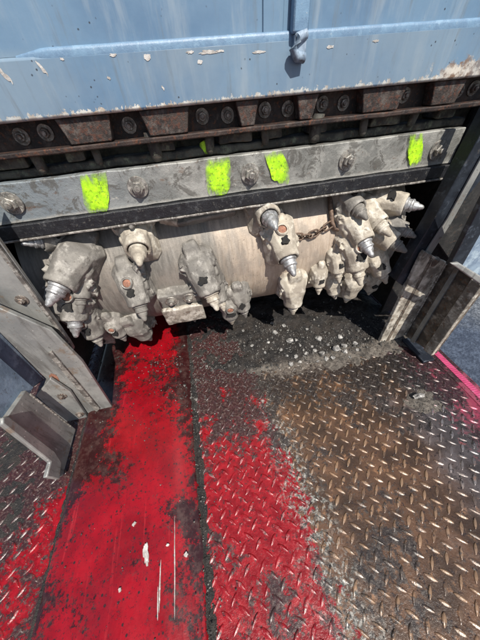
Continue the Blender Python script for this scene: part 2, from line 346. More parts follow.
def bolt_mesh(r, m, stud=True, seed=0):
    bm = bmesh.new()
    lathe(bm, [(r*1.62, 0), (r*1.66, r*.12), (r*1.6, r*.26), (r*1.05, r*.28)], Matrix(), 24)
    lathe(bm, [(r*1.0, r*.27), (r*1.0, r*.85), (r*.86, r*1.0)], Matrix.Rotation(.4+seed, 4, 'Z'), 6)
    if stud: lathe(bm, [(r*.5, r*.95), (r*.5, r*1.35), (r*.42, r*1.45)], Matrix(), 12)
    me = bpy.data.meshes.new('bolt'); bmesh.ops.recalc_face_normals(bm, faces=bm.faces); bm.to_mesh(me); bm.free()
    for p in me.polygons: p.use_smooth = True
    me.set_sharp_from_angle(angle=math.radians(32)); me.materials.append(MT[m]); return me
def put(name, me, parent, Mx):
    o = link(name, me, parent); o.matrix_world = Mx; return o
FACE = Vector((0, -1, 0))

# ------------------------------------------------------------------ ground
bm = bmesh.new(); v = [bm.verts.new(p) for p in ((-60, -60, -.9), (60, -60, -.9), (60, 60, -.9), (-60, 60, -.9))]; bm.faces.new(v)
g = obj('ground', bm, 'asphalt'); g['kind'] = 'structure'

# ------------------------------------------------------------------ trailer deck
deck = thing('trailer_deck', 'worn red checker plate trailer deck with a smooth centre strip and pink edge tape', 'trailer')
XL0, XL1, XR0, XR1 = -.47, -.125, -.118, .742
Y0, Y1 = -.9, 1.9
plate_r = box('checker_plate', 'deck', deck, XR0, XR1, Y0, Y1, -.012, 0, 0)
plate_l = box('checker_plate', 'deck', deck, -1.35, XL0-.006, Y0, Y1, -.012, 0, 0)
# smooth centre strip with a long fold
bm = bmesh.new()
prof = [(XL0, -.012), (XL0, .003), (XL0+.012, .009), (-.215, .010), (-.198, .0125), (-.182, .010), (-.135, .0045), (XL1, -.004), (XL1, -.012)]
ny = 90; rings = []
for j in range(ny+1):
    y = Y0+(Y1-Y0)*j/ny
    rings.append([bm.verts.new((x+(.004*mnoise.noise(Vector((x*9, y*6, 0))) if i in (0, 7) else 0), y, z+(.0022*mnoise.noise(Vector((x*8, y*5, 3))) if 1 < i < 7 else 0))) for i, (x, z) in enumerate(prof)])
for a, b in zip(rings, rings[1:]):
    for i in range(len(prof)-1): bm.faces.new((a[i], a[i+1], b[i+1], b[i]))
spine = obj('center_strip', bm, 'spine', deck, 50)
# chips and scratches knocked out of the strip
def strip_z(x): return .0125 if -.21 < x < -.185 else .0105
for k, (px, py, L, wd, an) in enumerate([(146, 553, .055, .015, 1.75), (160, 585, .085, .0035, 1.56), (158, 603, .05, .003, 1.6), (175, 566, .19, .0024, 1.56), (168, 545, .008, .007, 0), (134, 524, .012, .008, .6), (186, 555, .012, .010, 1), (120, 590, .010, .007, 2)]):
    c = at(px, py, 2, .011); bm = bmesh.new(); n = 32; vs = []
    for i in range(n):
        t = 2*math.pi*i/n; rr = 1+.5*mnoise.noise(Vector((math.cos(t)*1.7+k*5, math.sin(t)*1.7, k)))+.4*mnoise.noise(Vector((math.cos(t)*6+k*5, math.sin(t)*6, k)))
        q = Matrix.Rotation(an, 2) @ Vector((math.cos(t)*L*.38*rr, math.sin(t)*wd*.36*rr))
        vs.append(bm.verts.new((c.x+q.x, c.y+q.y, strip_z(c.x)+.0022)))
    f = bm.faces.new(vs); r_ = bmesh.ops.extrude_face_region(bm, geom=[f])
    for v in r_['geom']:
        if isinstance(v, bmesh.types.BMVert): v.co.z -= .006
    obj('paint_chip', bm, 'pale', spine)
# edge rail with tape
rail = box('edge_rail', 'deck', deck, XR1+.001, .80, Y0, Y1, -.14, .002, .004)
box('reflective_tape', 'pink', rail, .760, .782, Y0, Y1, .0021, .0036, 0)
box('side_beam', 'deck', deck, -1.34, .78, Y0, Y1, -.5, -.141, 0)
# raised lugs
def lug_mesh():
    bm = bmesh.new(); L, W, h = .0152, .0046, .0026; n = 12
    lo, hi = [], []
    for i in range(n):
        t = 2*math.pi*i/n; c_, s_ = math.cos(t), math.sin(t)
        wx = W*math.copysign(abs(s_)**1.5, s_)
        lo.append(bm.verts.new((L*c_, wx*1.15, -.001))); hi.append(bm.verts.new((L*.82*c_, wx*.62, h*(1-.25*abs(c_)))))
    for i in range(n):
        j = (i+1) % n; bm.faces.new((lo[i], lo[j], hi[j], hi[i]))
    bm.faces.new(hi)
    me = bpy.data.meshes.new('lug'); bmesh.ops.recalc_face_normals(bm, faces=bm.faces); bm.to_mesh(me); bm.free()
    for p in me.polygons: p.use_smooth = True
    me.materials.append(MT['deck']); return me
LUG = lug_mesh()
def project(p):
    d = Vector(p)-O; z = d.dot(FW)
    if z < .05: return None
    a, b = d.dot(rt)/z*F, -d.dot(CU)/z*F
    return 240+a*cr+b*sr, 320-a*sr+b*cr, z
PIT = .0352
spots = []
for pl, xa, xb in ((plate_r, XR0+.012, XR1-.012), (plate_l, -1.33, XL0-.02)):
    for i in range(int((xb-xa)/PIT)+1):
        for j in range(int((1.15-Y0)/PIT)):
            for s in (0, 1):
                x, y = xa+(i+.5*s)*PIT, Y0+.02+(j+.5*s)*PIT
                if xa <= x <= xb: spots.append((x, y, s, pl))
def vis(p):
    q = project((p[0], p[1], 0))
    return bool(q and -5 < q[0] < 485 and 300 < q[1] < 645) and p[1] < .50
seen = sorted([p for p in spots if vis(p)], key=lambda p: project((p[0], p[1], 0))[2])
single = set(id(p) for p in seen[:300])
stuff = {id(plate_r): [], id(plate_l): []}; lr = random.Random(11)
for p in spots:
    Mx = Matrix.Translation((p[0], p[1], 0)) @ Matrix.Rotation(math.radians((49 if p[2] == 0 else -41)+lr.uniform(-3, 3)), 4, 'Z') @ Matrix.Diagonal((lr.uniform(.86, 1.05), lr.uniform(.8, 1.15), lr.uniform(.45, 1.1), 1))
    if id(p) in single: put('lug', LUG, p[3], Mx)
    else: stuff[id(p[3])].append(Mx)
for pl in (plate_r, plate_l):
    vs, fs = [], []
    lv = [v.co.copy() for v in LUG.vertices]; lf = [list(p.vertices) for p in LUG.polygons]
    for Mx in stuff[id(pl)]:
        o_ = len(vs); vs += [Mx @ v for v in lv]; fs += [[i+o_ for i in f] for f in lf]
    me = bpy.data.meshes.new('far_lugs'); me.from_pydata(vs, [], fs); me.materials.append(MT['deck'])
    for p in me.polygons: p.use_smooth = True
    o = link('far_lugs', me, pl); o['kind'] = 'stuff'

# ------------------------------------------------------------------ dirt lying on the deck
def sm(a, b, x):
    t = max(0, min(1, (x-a)/(b-a))); return t*t*(3-2*t)
oil = at(424, 402, 2, 0)
def dirt_h(x, y):
    p = Vector((x*14, y*14, 0)); n1 = mnoise.fractal(p, 1, 2.1, 5); n2 = mnoise.fractal(p*4.5, 1, 2, 4)
    m = sm(.43, .53, y+.03*n1+.04*sm(.2, .5, x))*(sm(-.02, .16, x+.06*n1)*.75+.42*sm(-.1, .45, n1+.35*sm(.55, .75, y)))
    if x < -.13: m *= .55*sm(-.1, .4, n1)*sm(.06, .12, abs(x+.27))
    h = m*.011 + .004*n1*m + .0022*n2*(m > .02)-.0035
    ridge = math.exp(-((y-.492-.01*n1)/.018)**2)*sm(-.05, .12, x)*.0022
    h += ridge
    d = math.hypot((x-oil.x)/.055, (y-oil.y)/.05); h = max(h, .006*(1-d)+.004*n1+.002*n2-.001 if d < 1.5 else -1)
    gr = math.exp(-((x+.1195-.004*n1)/.0075)**2); h = max(h, gr*(.0045+.006*n2+.007*n1)-.0012)
    gl = math.exp(-((x+.4735-.004*n1)/.005)**2); h = max(h, gl*(.0035+.006*n2+.006*n1)-.0016)
    ll = sm(-.50, -.60, x)*sm(.02, .2, y)*.0045+.004*n1+.0012*n2-.0042
    h = max(h, ll if x < -.48 else -1)
    return max(-.004, h)
def strip_top(x):
    for (xa, za), (xb, zb) in zip(prof[1:], prof[2:]):
        if xa <= x <= xb: return za+(zb-za)*(x-xa)/(xb-xa+1e-9)
    return 0
bm = bmesh.new(); nx, ny = 420, 360; gx0, gx1, gy0, gy1 = -.95, .738, -.32, 1.12
gridv = [[bm.verts.new((gx0+(gx1-gx0)*i/nx, gy0+(gy1-gy0)*j/ny, 0)) for i in range(nx+1)] for j in range(ny+1)]
for row in gridv:
    for v in row:
        v.co.z = dirt_h(v.co.x, v.co.y)
        if XL0+.004 < v.co.x < XL1: v.co.z += strip_top(v.co.x)
for j in range(ny):
    for i in range(nx):
        q = (gridv[j][i], gridv[j][i+1], gridv[j+1][i+1], gridv[j+1][i])
        if max((v.co.z-(strip_top(v.co.x) if XL0+.004 < v.co.x < XL1 else 0)) for v in q) > -.0025: bm.faces.new(q)
bmesh.ops.delete(bm, geom=[v for v in bm.verts if not v.link_faces], context='VERTS')
d = obj('millings_dirt', bm, 'dirt', None, 180); d['kind'] = 'stuff'; d['label'] = 'black oily asphalt millings dirt caked on the deck below the drum'; d['category'] = 'dirt'

def rock(seed, r, sub=2):
    bm = bmesh.new(); bmesh.ops.create_icosphere(bm, subdivisions=sub, radius=r)
    s = Vector((seed*3.7, seed*1.3, seed*.7)); sc = Vector((1+.35*mnoise.noise(s), .8+.3*mnoise.noise(s+Vector((5, 0, 0))), .62))
    for v in bm.verts:
        n = v.co.normalized(); k = 1+.42*mnoise.noise(n*1.7+s)+.16*mnoise.noise(n*4+s)
        v.co = Vector((v.co.x*sc.x, v.co.y*sc.y, v.co.z*sc.z))*k
    me = bpy.data.meshes.new('asphalt_chunk'); bm.to_mesh(me); bm.free(); me.materials.append(MT['stone']); return me
ROCKS = [rock(i+1, .010) for i in range(6)]
lab = 'small grey broken asphalt chunk lying in the black dirt below the drum'
big = [(290, 340, 1.15), (319, 338, 1.1), (296, 356, .8), (322, 353, .95), (291, 363, .85), (306, 354, .7), (275, 332, 1.0), (315, 350, .75), (300, 361, .6), (326, 358, .85), (336, 349, 1.3), (344, 346, 1.0), (281, 349, .6), (268, 343, .55), (296, 340, .6), (312, 346, .55), (333, 357, .8), (345, 352, .9), (355, 343, .8), (340, 336, .9), (357, 350, .7), (284, 325, .8), (272, 323, .7), (307, 329, .55), (265, 352, .5), (252, 345, .55), (350, 356, .5), (300, 346, .5), (328, 344, .6), (243, 330, .6), (318, 360, .45), (287, 355, .5)]
for i, (px, py, s) in enumerate(big):
    p = at(px, py, 2, .01); z = max(0, dirt_h(p.x, p.y))
    o = link('asphalt_chunk', ROCKS[i % 6]); o.location = (p.x, p.y, z+.0035*s); o.rotation_euler = (0, 0, i*1.9); o.scale = (s*1.2, s*1.2, s*1.1)
    o['label'] = lab; o['category'] = 'stone'; o['group'] = 'asphalt chunks on the deck'
clod = link('asphalt_chunk', rock(31, .017)); clod.location = (oil.x-.008, oil.y+.018, .012); clod.scale = (1.2, .7, .7)
clod['label'] = 'pale lump stuck in the black tar patch on the checker plate'; clod['category'] = 'stone'
vs, fs = [], []
base = []
for sd in range(5):
    b_ = bmesh.new(); bmesh.ops.create_icosphere(b_, subdivisions=1, radius=1)
    base.append(([v.co*(1+.4*mnoise.noise(v.co*1.5+Vector((sd*4, 0, 0)))) for v in b_.verts], [[v.index for v in f.verts] for f in b_.faces])); b_.free()
rg = random.Random(3)
for i in range(3900):
    if i < 1900: x, y = rg.uniform(-.1, .70), .47+abs(rg.gauss(0, .13))
    elif i < 2200: x, y = rg.gauss(-.117, .012), rg.uniform(-.2, .6)
    elif i < 2400: x, y = rg.uniform(-.47, .3), rg.uniform(.3, .7)
    else: x, y = rg.uniform(-.75, .7), rg.uniform(-.2, .5)
    if i >= 2600:
        cl = rg.choice(((.30, .60), (.42, .54), (.50, .52), (.22, .66), (.36, .50), (.05, .62), (.57, .50), (oil.x, oil.y), (-.12, .45), (-.2, .6))); x, y = rg.gauss(cl[0], .045), rg.gauss(cl[1], .03)
    r = rg.uniform(.0007, .0024)*(rg.choice((1.5, 2, 2.6)) if rg.random() < .14 and y > .4 else 1)
    z = max(0, dirt_h(x, y)) + (.0095 if XL0 < x < -.14 else 0)
    lv, lf = base[i % 5]; o_ = len(vs); R3 = Matrix.Rotation(rg.uniform(0, 6), 3, 'Z')
    vs += [R3 @ (q*r)*1 + Vector((x, y, z+r*.35)) for q in lv]; fs += [[k+o_ for k in f] for f in lf]
me = bpy.data.meshes.new('fine_gravel'); me.from_pydata(vs, [], fs); me.materials.append(MT['gravel'])
o = link('fine_gravel', me); o['kind'] = 'stuff'; o['label'] = 'fine grey millings gravel scattered over the deck below the drum'; o['category'] = 'gravel'

# ------------------------------------------------------------------ milling machine body
YP = .565
mach = thing('milling_machine', 'blue road milling machine body with chipped panel, bolted rails and green marks', 'machine')
panel = box('blue_panel', 'blue', mach, -1.0, 1.15, YP, YP+.05, .731, .8005, .004)
upper = box('upper_panel', 'blue', mach, -1.0, 1.15, YP+.006, YP+.05, .801, 1.5, 0)
# folded bead along the top of the lower band
def bead(name, xa, xb, y, z, r, m, parent):
    bm = bmesh.new(); n = int((xb-xa)/.012); seg = 12; rings = []
    for i in range(n+1):
        x = xa+(xb-xa)*i/n; rr = r*(1+.05*mnoise.noise(Vector((x*30, 2, 0))))*min(1, .35+i*.2)
        rings.append([bm.verts.new((x, y-rr*.42*math.copysign(abs(math.cos(t))**.45, math.cos(t)), z+rr*math.sin(t))) for t in [2*math.pi*k/seg for k in range(seg)]])
    for a, b in zip(rings, rings[1:]):
        for k in range(seg): bm.faces.new((a[k], a[(k+1) % seg], b[(k+1) % seg], b[k]))
    bm.faces.new(rings[0]); bm.faces.new(rings[-1]); return obj(name, bm, m, parent, 60)
p1, p2 = at(14, 55, 1, YP), at(478, 30, 1, YP)
bead('weld_bead', p1.x, 1.14, YP+.004, .7985, .0095, 'blue_light', panel)
# vertical stiffener with a welded hook at its foot
sx = at(304, 20, 1, YP-.02).x
stf = box('stiffener', 'blue_light', mach, sx-.0135, sx+.0135, YP-.011, YP+.0055, .803, 1.45, .003)
hb = bmesh.new()
pth = [Vector((sx+.010, YP-.007, .802)), Vector((sx-.004, YP-.011, .798)), Vector((sx-.011, YP-.011, .786)), Vector((sx-.004, YP-.010, .778)), Vector((sx+.010, YP-.007, .776))]
def tube(bm, pts, r, seg=10, rf=None):
    rings = []
    for i, p in enumerate(pts):
        d = (pts[min(i+1, len(pts)-1)]-pts[max(i-1, 0)]).normalized(); h_ = Vector((0, 0, 1)) if abs(d.z) < .9 else Vector((1, 0, 0))
        Mx = frame(p, d, h_); rr = rf(i) if rf else r
        rings.append([bm.verts.new(Mx @ Vector((rr*math.cos(2*math.pi*k/seg), rr*math.sin(2*math.pi*k/seg), 0))) for k in range(seg)])
    for a, b in zip(rings, rings[1:]):
        for k in range(seg): bm.faces.new((a[k], a[(k+1) % seg], b[(k+1) % seg], b[k]))
    bm.faces.new(list(reversed(rings[0]))); bm.faces.new(rings[-1])
tube(hb, pth, .007); bx(hb, sx-.009, sx+.011, YP-.010, YP-.0005, .778, .802)
obj('hook', hb, 'bluebox', stf, 50)
lb = bmesh.new()   # stiffener's cast shadow, built as a shallow strip left of it
bx(lb, sx-.058, sx-.024, YP+.0035, YP+.0062, .806, 1.45); obj('shadow_strip', lb, 'blue', mach, 40, .002)
for px, py, w_, h_ in ((5, 75, .006, .018), (42, 68, .005, .016), (147, 57, .010, .007), (208, 52, .030, .004), (200, 62, .007, .006), (113, 55, .01, .003), (190, 52, .012, .003), (220, 51, .012, .003), (62, 59, .005, .003), (163, 88, .003, .005), (109, 78, .004, .004), (259, 52, .02, .003), (298, 24, .003, .016), (330, 47, .012, .004), (376, 41, .01, .003)):   # bare chips
    c = at(px, py, 1, YP); bm = bmesh.new(); vs_ = []
    for i in range(26):
        t = 2*math.pi*i/26; rr = 1+.55*mnoise.noise(Vector((math.cos(t)*1.6+px, math.sin(t)*1.6, py)))+.45*mnoise.noise(Vector((math.cos(t)*5+px, math.sin(t)*5, py)))
        vs_.append(bm.verts.new((c.x+w_/2*rr*math.cos(t)-h_*.25*math.sin(t)*(w_ < .0065), YP-.0006, c.z+h_/2*rr*math.sin(t))))
    bm.faces.new(vs_); obj('paint_chip', bm, 'pale', panel)
# rusty bolted flange under the panel
fl = box('flange', 'rust', mach, -.95, 1.1, YP+.034, YP+.050, .688, .7305, 0, .0012, .012)
box('lip', 'rust', fl, -.95, 1.1, YP+.004, YP+.0335, .684, .6925, .002, .0010, .012)
for a, b in ((63, 108), (147, 188), (240, 256), (297, 313), (357, 394), (420, 447)):
    xa, xb = at(a, 130, 1, YP+.01).x, at(b, 122, 1, YP+.01).x
    bm = bmesh.new(); pts = [(xa-.006, .7305), (xb+.006, .7305), (xb+.002, .716), (xb-.001, .704), (xb-.003, .6935), (xa+.003, .6935), (xa+.001, .704), (xa-.002, .716)]
    fa = [bm.verts.new((x, YP+.008, z)) for x, z in pts]; ba = [bm.verts.new((x, YP+.0338, z)) for x, z in pts]
    bm.faces.new(fa); bm.faces.new(ba[::-1])
    for i in range(len(pts)): j = (i+1) % len(pts); bm.faces.new((fa[i], ba[i], ba[j], fa[j]))
    obj('flange_block', bm, 'block', fl, 50, .002)
rb = [bolt_mesh(.0078, 'rbolt', True, s) for s in (0, .3, .7)]
for i, px in enumerate((22, 47, 130, 203, 228, 265, 288, 322, 343, 403, 457, 471)):
    p = at(px, 141-px*.096, 1, YP+.03); put('bolt', rb[i % 3], fl, frame(Vector((p.x, YP+.0335, .711+.002*(i % 2))), FACE))
# dark recess behind the bar, with hanging studs
rc = box('recess_plate', 'recess', mach, -.75, .70, YP+.075, YP+.09, .60, .7, 0, .004, .012)
box('recess_ledge', 'recess', rc, -.70, .66, YP+.036, YP+.076, .649, .664, .003, .003, .01)
sb = bmesh.new(); lathe(sb, [(.006, -.026), (.0105, -.020), (.0115, 0), (.0115, .018)], Matrix(), 14)
sme = bpy.data.meshes.new('stud'); bmesh.ops.recalc_face_normals(sb, faces=sb.faces); sb.to_mesh(sme); sb.free(); sme.materials.append(MT['recess'])
for p in sme.polygons: p.use_smooth = True
for i, px in enumerate((38, 97, 155, 210, 265, 315, 362, 410)):
    p = at(px, 164-px*.088, 1, YP+.03); put('stud', sme, rc, Matrix.Translation((p.x, YP+.030, .676-.004*math.sin(i*2.3))) @ Matrix.Rotation(.5*math.sin(i*3.1), 4, 'Y') @ Matrix.Scale(.85+.25*math.sin(i*4.1), 4))
for i in range(9):
    x = -.45+i*.125+.03*math.sin(i*5); box('spacer_block', 'recess', rc, x, x+.05+.02*math.sin(i*2), YP+.030, YP+.0755, .6665, .6835, .003, .002, .01)
# scraper bar
YB = .58
bar = box('scraper_bar', 'bar', mach, -.80, .648, YB, YB+.022, .577, .648, .002, .0016, .012)
box('rubber_strip', 'rubber', bar, -.80, .668, YB-.010, YB+.020, .549, .5765, .002, .0014, .012)
box('wear_edge', 'lip', bar, -.80, .660, YB-.0125, YB+.018, .5445, .5488, .001, .0006, .015)
bbs = [bolt_mesh(.0125, 'bolt', True, s) for s in (.1, .5, .9)]
for i, (px, py) in enumerate(((12, 203), (138, 187), (250, 174), (347, 160), (437, 150))):
    p = at(px, py, 1, YB); put('bolt', bbs[i % 3], bar, frame(Vector((p.x, YB-.0008, p.z)), FACE))
for k, (px, py, wd, ht, sl) in enumerate(((95, 187, .050, .104, .018), (218, 170, .052, .104, .006), (276, 161, .042, .092, -.022), (415, 146, .036, .088, -.019))):
    c = at(px, py, 1, YB); bm = bmesh.new(); n = 40; vs_ = []
    for i in range(n):
        t = 2*math.pi*i/n; cc, s_ = math.cos(t), math.sin(t)
        e = 3.2; rr = (abs(cc)**e+abs(s_)**e)**(-1/e)*(1+.16*mnoise.noise(Vector((cc*2.3, s_*2.3, k*7)))+.10*mnoise.noise(Vector((cc*7, s_*7, k*3))))
        z = min(max(c.z+ht/2*rr*s_, .578), .6475)
        vs_.append(bm.verts.new((c.x+wd/2*rr*cc*(1-.12*s_)+sl*s_, YB-.0030, z)))
    f = bm.faces.new(vs_); e_ = bmesh.ops.extrude_face_region(bm, geom=[f])
    for v in e_['geom']:
        if isinstance(v, bmesh.types.BMVert): v.co.y += .006
    obj('paint_mark', bm, 'green', bar)
bm = bmesh.new(); c = at(207, 147, 1, YP+.030); vs_ = [bm.verts.new((c.x+.013*math.cos(t)*(1+.3*math.sin(3*t)), YP+.0195, c.z+.012*math.sin(t))) for t in [2*math.pi*i/20 for i in range(20)]]; bm.faces.new(vs_); bmesh.ops.translate(bm, verts=bm.verts, vec=(0, .012, 0)); obj('overspray', bm, 'green', rc)
# drum chamber
hs = box('drum_housing', 'dark', mach, -.50, .72, 1.16, 1.18, .02, .73, 0)
box('side_wall', 'dark', hs, -.52, -.50, .64, 1.18, .03, .73, 0); box('side_wall', 'dark', hs, .72, .74, .64, 1.18, .03, .73, 0)
box('chamber_roof', 'dark', hs, -.50, .72, YP+.0905, 1.159, .715, .729, 0)

# ------------------------------------------------------------------ milling drum
drum = thing('milling_drum', 'dusty steel milling drum studded with cement caked cutter picks', 'milling drum', loc=(0, 0, 0))
bm = bmesh.new(); XD0, XD1, NX, NA = -.43, .595, 120, 160; rings = []
for i in range(NX+1):
    x = XD0+(XD1-XD0)*i/NX; row = []
    for j in range(NA):
        t = 2*math.pi*j/NA; q = Vector((x*8, math.cos(t)*1.4, math.sin(t)*1.4))
        r = RD+.0016*mnoise.noise(q)+.0008*mnoise.noise(Vector((x*60, math.cos(t)*2, math.sin(t)*2)))
        row.append(bm.verts.new((x, CY-r*math.cos(t), CZ+r*math.sin(t))))
    rings.append(row)
for a, b in zip(rings, rings[1:]):
    for j in range(NA): bm.faces.new((a[j], a[(j+1) % NA], b[(j+1) % NA], b[j]))
bm.faces.new(rings[0]); bm.faces.new(rings[-1][::-1])
obj('drum_shell', bm, 'drum', drum, 40)

def nz(p, s, a): return Vector((mnoise.noise(p*s), mnoise.noise(p*s+Vector((17, 3, 5))), mnoise.noise(p*s+Vector((3, 29, 11)))))*a
def pick_mesh(s):
    bm = bmesh.new()
    lathe(bm, [(.0150, -.03), (.0165, .0), (.0165, .006), (.0176, .007), (.0172, .0105), (.0142, .012), (.0138, .018), (.0150, .0192), (.0144, .0225), (.0112, .0245), (.0100, .031), (.0072, .035), (.0062, .040), (.0042, .0445), (.0015, .0462)], Matrix.Scale(s, 4), 22)
    me = bpy.data.meshes.new('pick'); bmesh.ops.recalc_face_normals(bm, faces=bm.faces); bm.to_mesh(me); bm.free()
    for p in me.polygons: p.use_smooth = True
    me.set_sharp_from_angle(angle=math.radians(40)); return me
PK = {}
for s in ('steel', 'dust', 'shadedust'):
    PK[s] = pick_mesh(1.0); PK[s].materials.append(MT[s])
def loft(bm, rings, cap=True):
    rr = [[bm.verts.new(p) for p in r] for r in rings]; n = len(rr[0])
    for a, b in zip(rr, rr[1:]):
        for i in range(n): bm.faces.new((a[i], a[(i+1) % n], b[(i+1) % n], b[i]))
    if cap: bm.faces.new(rr[0][::-1]); bm.faces.new(rr[-1])
def octa(hw, hh, ch, sub=2):
    c_ = [(-hw+ch, -hh), (hw-ch, -hh), (hw, -hh+ch), (hw, hh-ch), (hw-ch, hh), (-hw+ch, hh), (-hw, hh-ch), (-hw, -hh+ch)]
    o_ = []
    for k in range(8):
        a, b = c_[k], c_[(k+1) % 8]
        for q in range(sub): o_.append((a[0]+(b[0]-a[0])*q/sub, a[1]+(b[1]-a[1])*q/sub))
    return o_
def holder(px, py, phi, s=1.0, plug=True, body='dust', pick='dust', beta=32, seed=1, hole=True, lift=.035):
    s *= 1.12; p, th = on_drum(px, py, RD+lift*s); rg_ = random.Random(seed*17)
    n = Vector((0, -math.cos(th), math.sin(th))); t = Vector((0, -math.sin(th), -math.cos(th)))   # t: the way the drum turns, down over its front
    f = math.radians(phi); u = t*math.cos(f)+Vector((1, 0, 0))*math.sin(f); v = n.cross(u)
    base = Vector((p.x, CY-RD*math.cos(th), CZ+RD*math.sin(th)))
    Mx = Matrix((u, v, n)).transposed().to_4x4(); Mx.translation = base
    B = math.radians(beta); ax = Vector((math.cos(B), 0, math.sin(B))); ou = Vector((-math.sin(B), 0, math.cos(B))); vy = Vector((0, 1, 0))
    c0 = Vector((0, 0, .034)); bm = bmesh.new()
    # forged body: chamfered block along the pick axis, waisted behind the sleeve
    rings = []
    for k, (q, w_, h_, c_) in enumerate([(-.066, .016, .014, .006), (-.061, .021, .020, .008), (-.048, .0265, .0265, .009), (-.034, .0285, .029, .010), (-.020, .0285, .029, .011), (-.010, .0255, .0265, .011), (.000, .0245, .025, .012), (.008, .024, .024, .013)]):
        rings.append([c0+ax*(q-.10*yy2)+vy*yy+ou*yy2 for yy, yy2 in octa(w_, h_, c_, 3)])
    loft(bm, rings)
    # sleeve with an open rim
    lathe(bm, [(.0255, -.012), (.0262, .004), (.0262, .016), (.0250, .0205), (.0212, .0215), (.0198, .0195), (.0190, .008)], frame(c0, ax, vy), 26)
    # welded foot
    rings = []
    for zf, g_ in ((-.016, 1.12), (.004, 1.12), (.010, 1.05), (.022, .92), (.030, .80)):
        rings.append([Vector((-.016+a*g_, b*g_, zf)) for a, b in octa(.047, .034, .012, 4)])
    loft(bm, rings)
    # ramp running up the drum behind the block
    rings = []
    for q, w_, h_ in ((-.088, .013, .004), (-.080, .016, .012), (-.064, .018, .018), (-.042, .019, .024)):
        rings.append([Vector((q, a, h_*.5+b-.004)) for a, b in octa(w_, h_*.5+.004, .004, 3)])
    loft(bm, rings)
    # cheek lugs
    for sd in (-1, 1):
        if rg_.random() < .75:
            rings = [[c0+ax*(a-.022)+ou*(b-.004)+vy*sd*d_ for a, b in octa(.012*g_, .013*g_, .004, 2)] for d_, g_ in ((.02, 1.1), (.031, 1.0), (.034, .75))]
            loft(bm, rings)
    for v_ in bm.verts:
        v_.co += nz(v_.co+Vector((seed*3.1, 0, 0)), 34, .0015)+nz(v_.co+Vector((0, seed*2.1, 0)), 110, .0006)
        v_.co = Mx @ (v_.co*s)
    LM = Mx @ Matrix.Scale(s, 4)
    # dust crust stuck in the corners
    for k in range(3):
        a_ = rg_.uniform(-.06, .02); sd = rg_.choice((-1, 1)); r_ = rg_.uniform(.005, .011)
        tb = bmesh.new(); bmesh.ops.create_icosphere(tb, subdivisions=2, radius=r_)
        for v_ in tb.verts: v_.co = v_.co*(1+.35*mnoise.noise(v_.co*70+Vector((seed, k, 0)))); v_.co.z *= .6; v_.co.x *= 1.7; v_.co += Vector((a_, sd*rg_.uniform(.026, .036), rg_.uniform(.006, .03)))
        tm = bpy.data.meshes.new('t'); tb.to_mesh(tm); tb.free(); tm.transform(LM); bm.from_mesh(tm); bpy.data.meshes.remove(tm)
    h = obj('tool_holder', bm, body, drum, 180)
    rm = h.modifiers.new('fuse', 'REMESH'); rm.mode = 'VOXEL'; rm.voxel_size = .0021; rm.use_smooth_shade = True
    sm_ = h.modifiers.new('wear', 'SMOOTH'); sm_.factor = .5; sm_.iterations = 3
    pk = link('pick', PK[pick], h); pk.matrix_world = LM @ frame(c0+ax*.014, ax, vy)
    if plug:
        pm = LM @ frame(c0+ax*(-.032)+ou*.0322, ou, vy)
        b3 = bmesh.new(); lathe(b3, [(.0085, -.012), (.0086, .001), (.007, .0022)], pm, 16); obj('plug', b3, 'plug', h, 50)
        b4 = bmesh.new(); lathe(b4, [(.0130, -.014), (.0132, .0022), (.0115, .0042), (.0092, .0036), (.0088, -.010)], pm, 20)
        for v_ in b4.verts: v_.co += nz(v_.co, 80, .0015)
        obj('boss', b4, body, h, 60)
    if hole:
        b5 = bmesh.new(); n_ = 18; lo = []; up_ = []
        for i in range(n_):
            tt = 2*math.pi*i/n_; r = .0085*(1+.8*mnoise.noise(Vector((math.cos(tt)*1.5, math.sin(tt)*1.5, seed*2.3)))); yy = r*math.sin(tt)*1.15
            lo.append(b5.verts.new(LM @ (c0+ax*(-.010+r*math.cos(tt))+vy*yy+ou*.0318)))
            up_.append(b5.verts.new(LM @ (c0+ax*(-.010+r*math.cos(tt))+vy*yy+ou*.018)))
        b5.faces.new(lo)
        for i in range(n_): b5.faces.new((lo[i], lo[(i+1) % n_], up_[(i+1) % n_], up_[i]))
        obj('key_slot', b5, 'bore', h, 60)
    return h
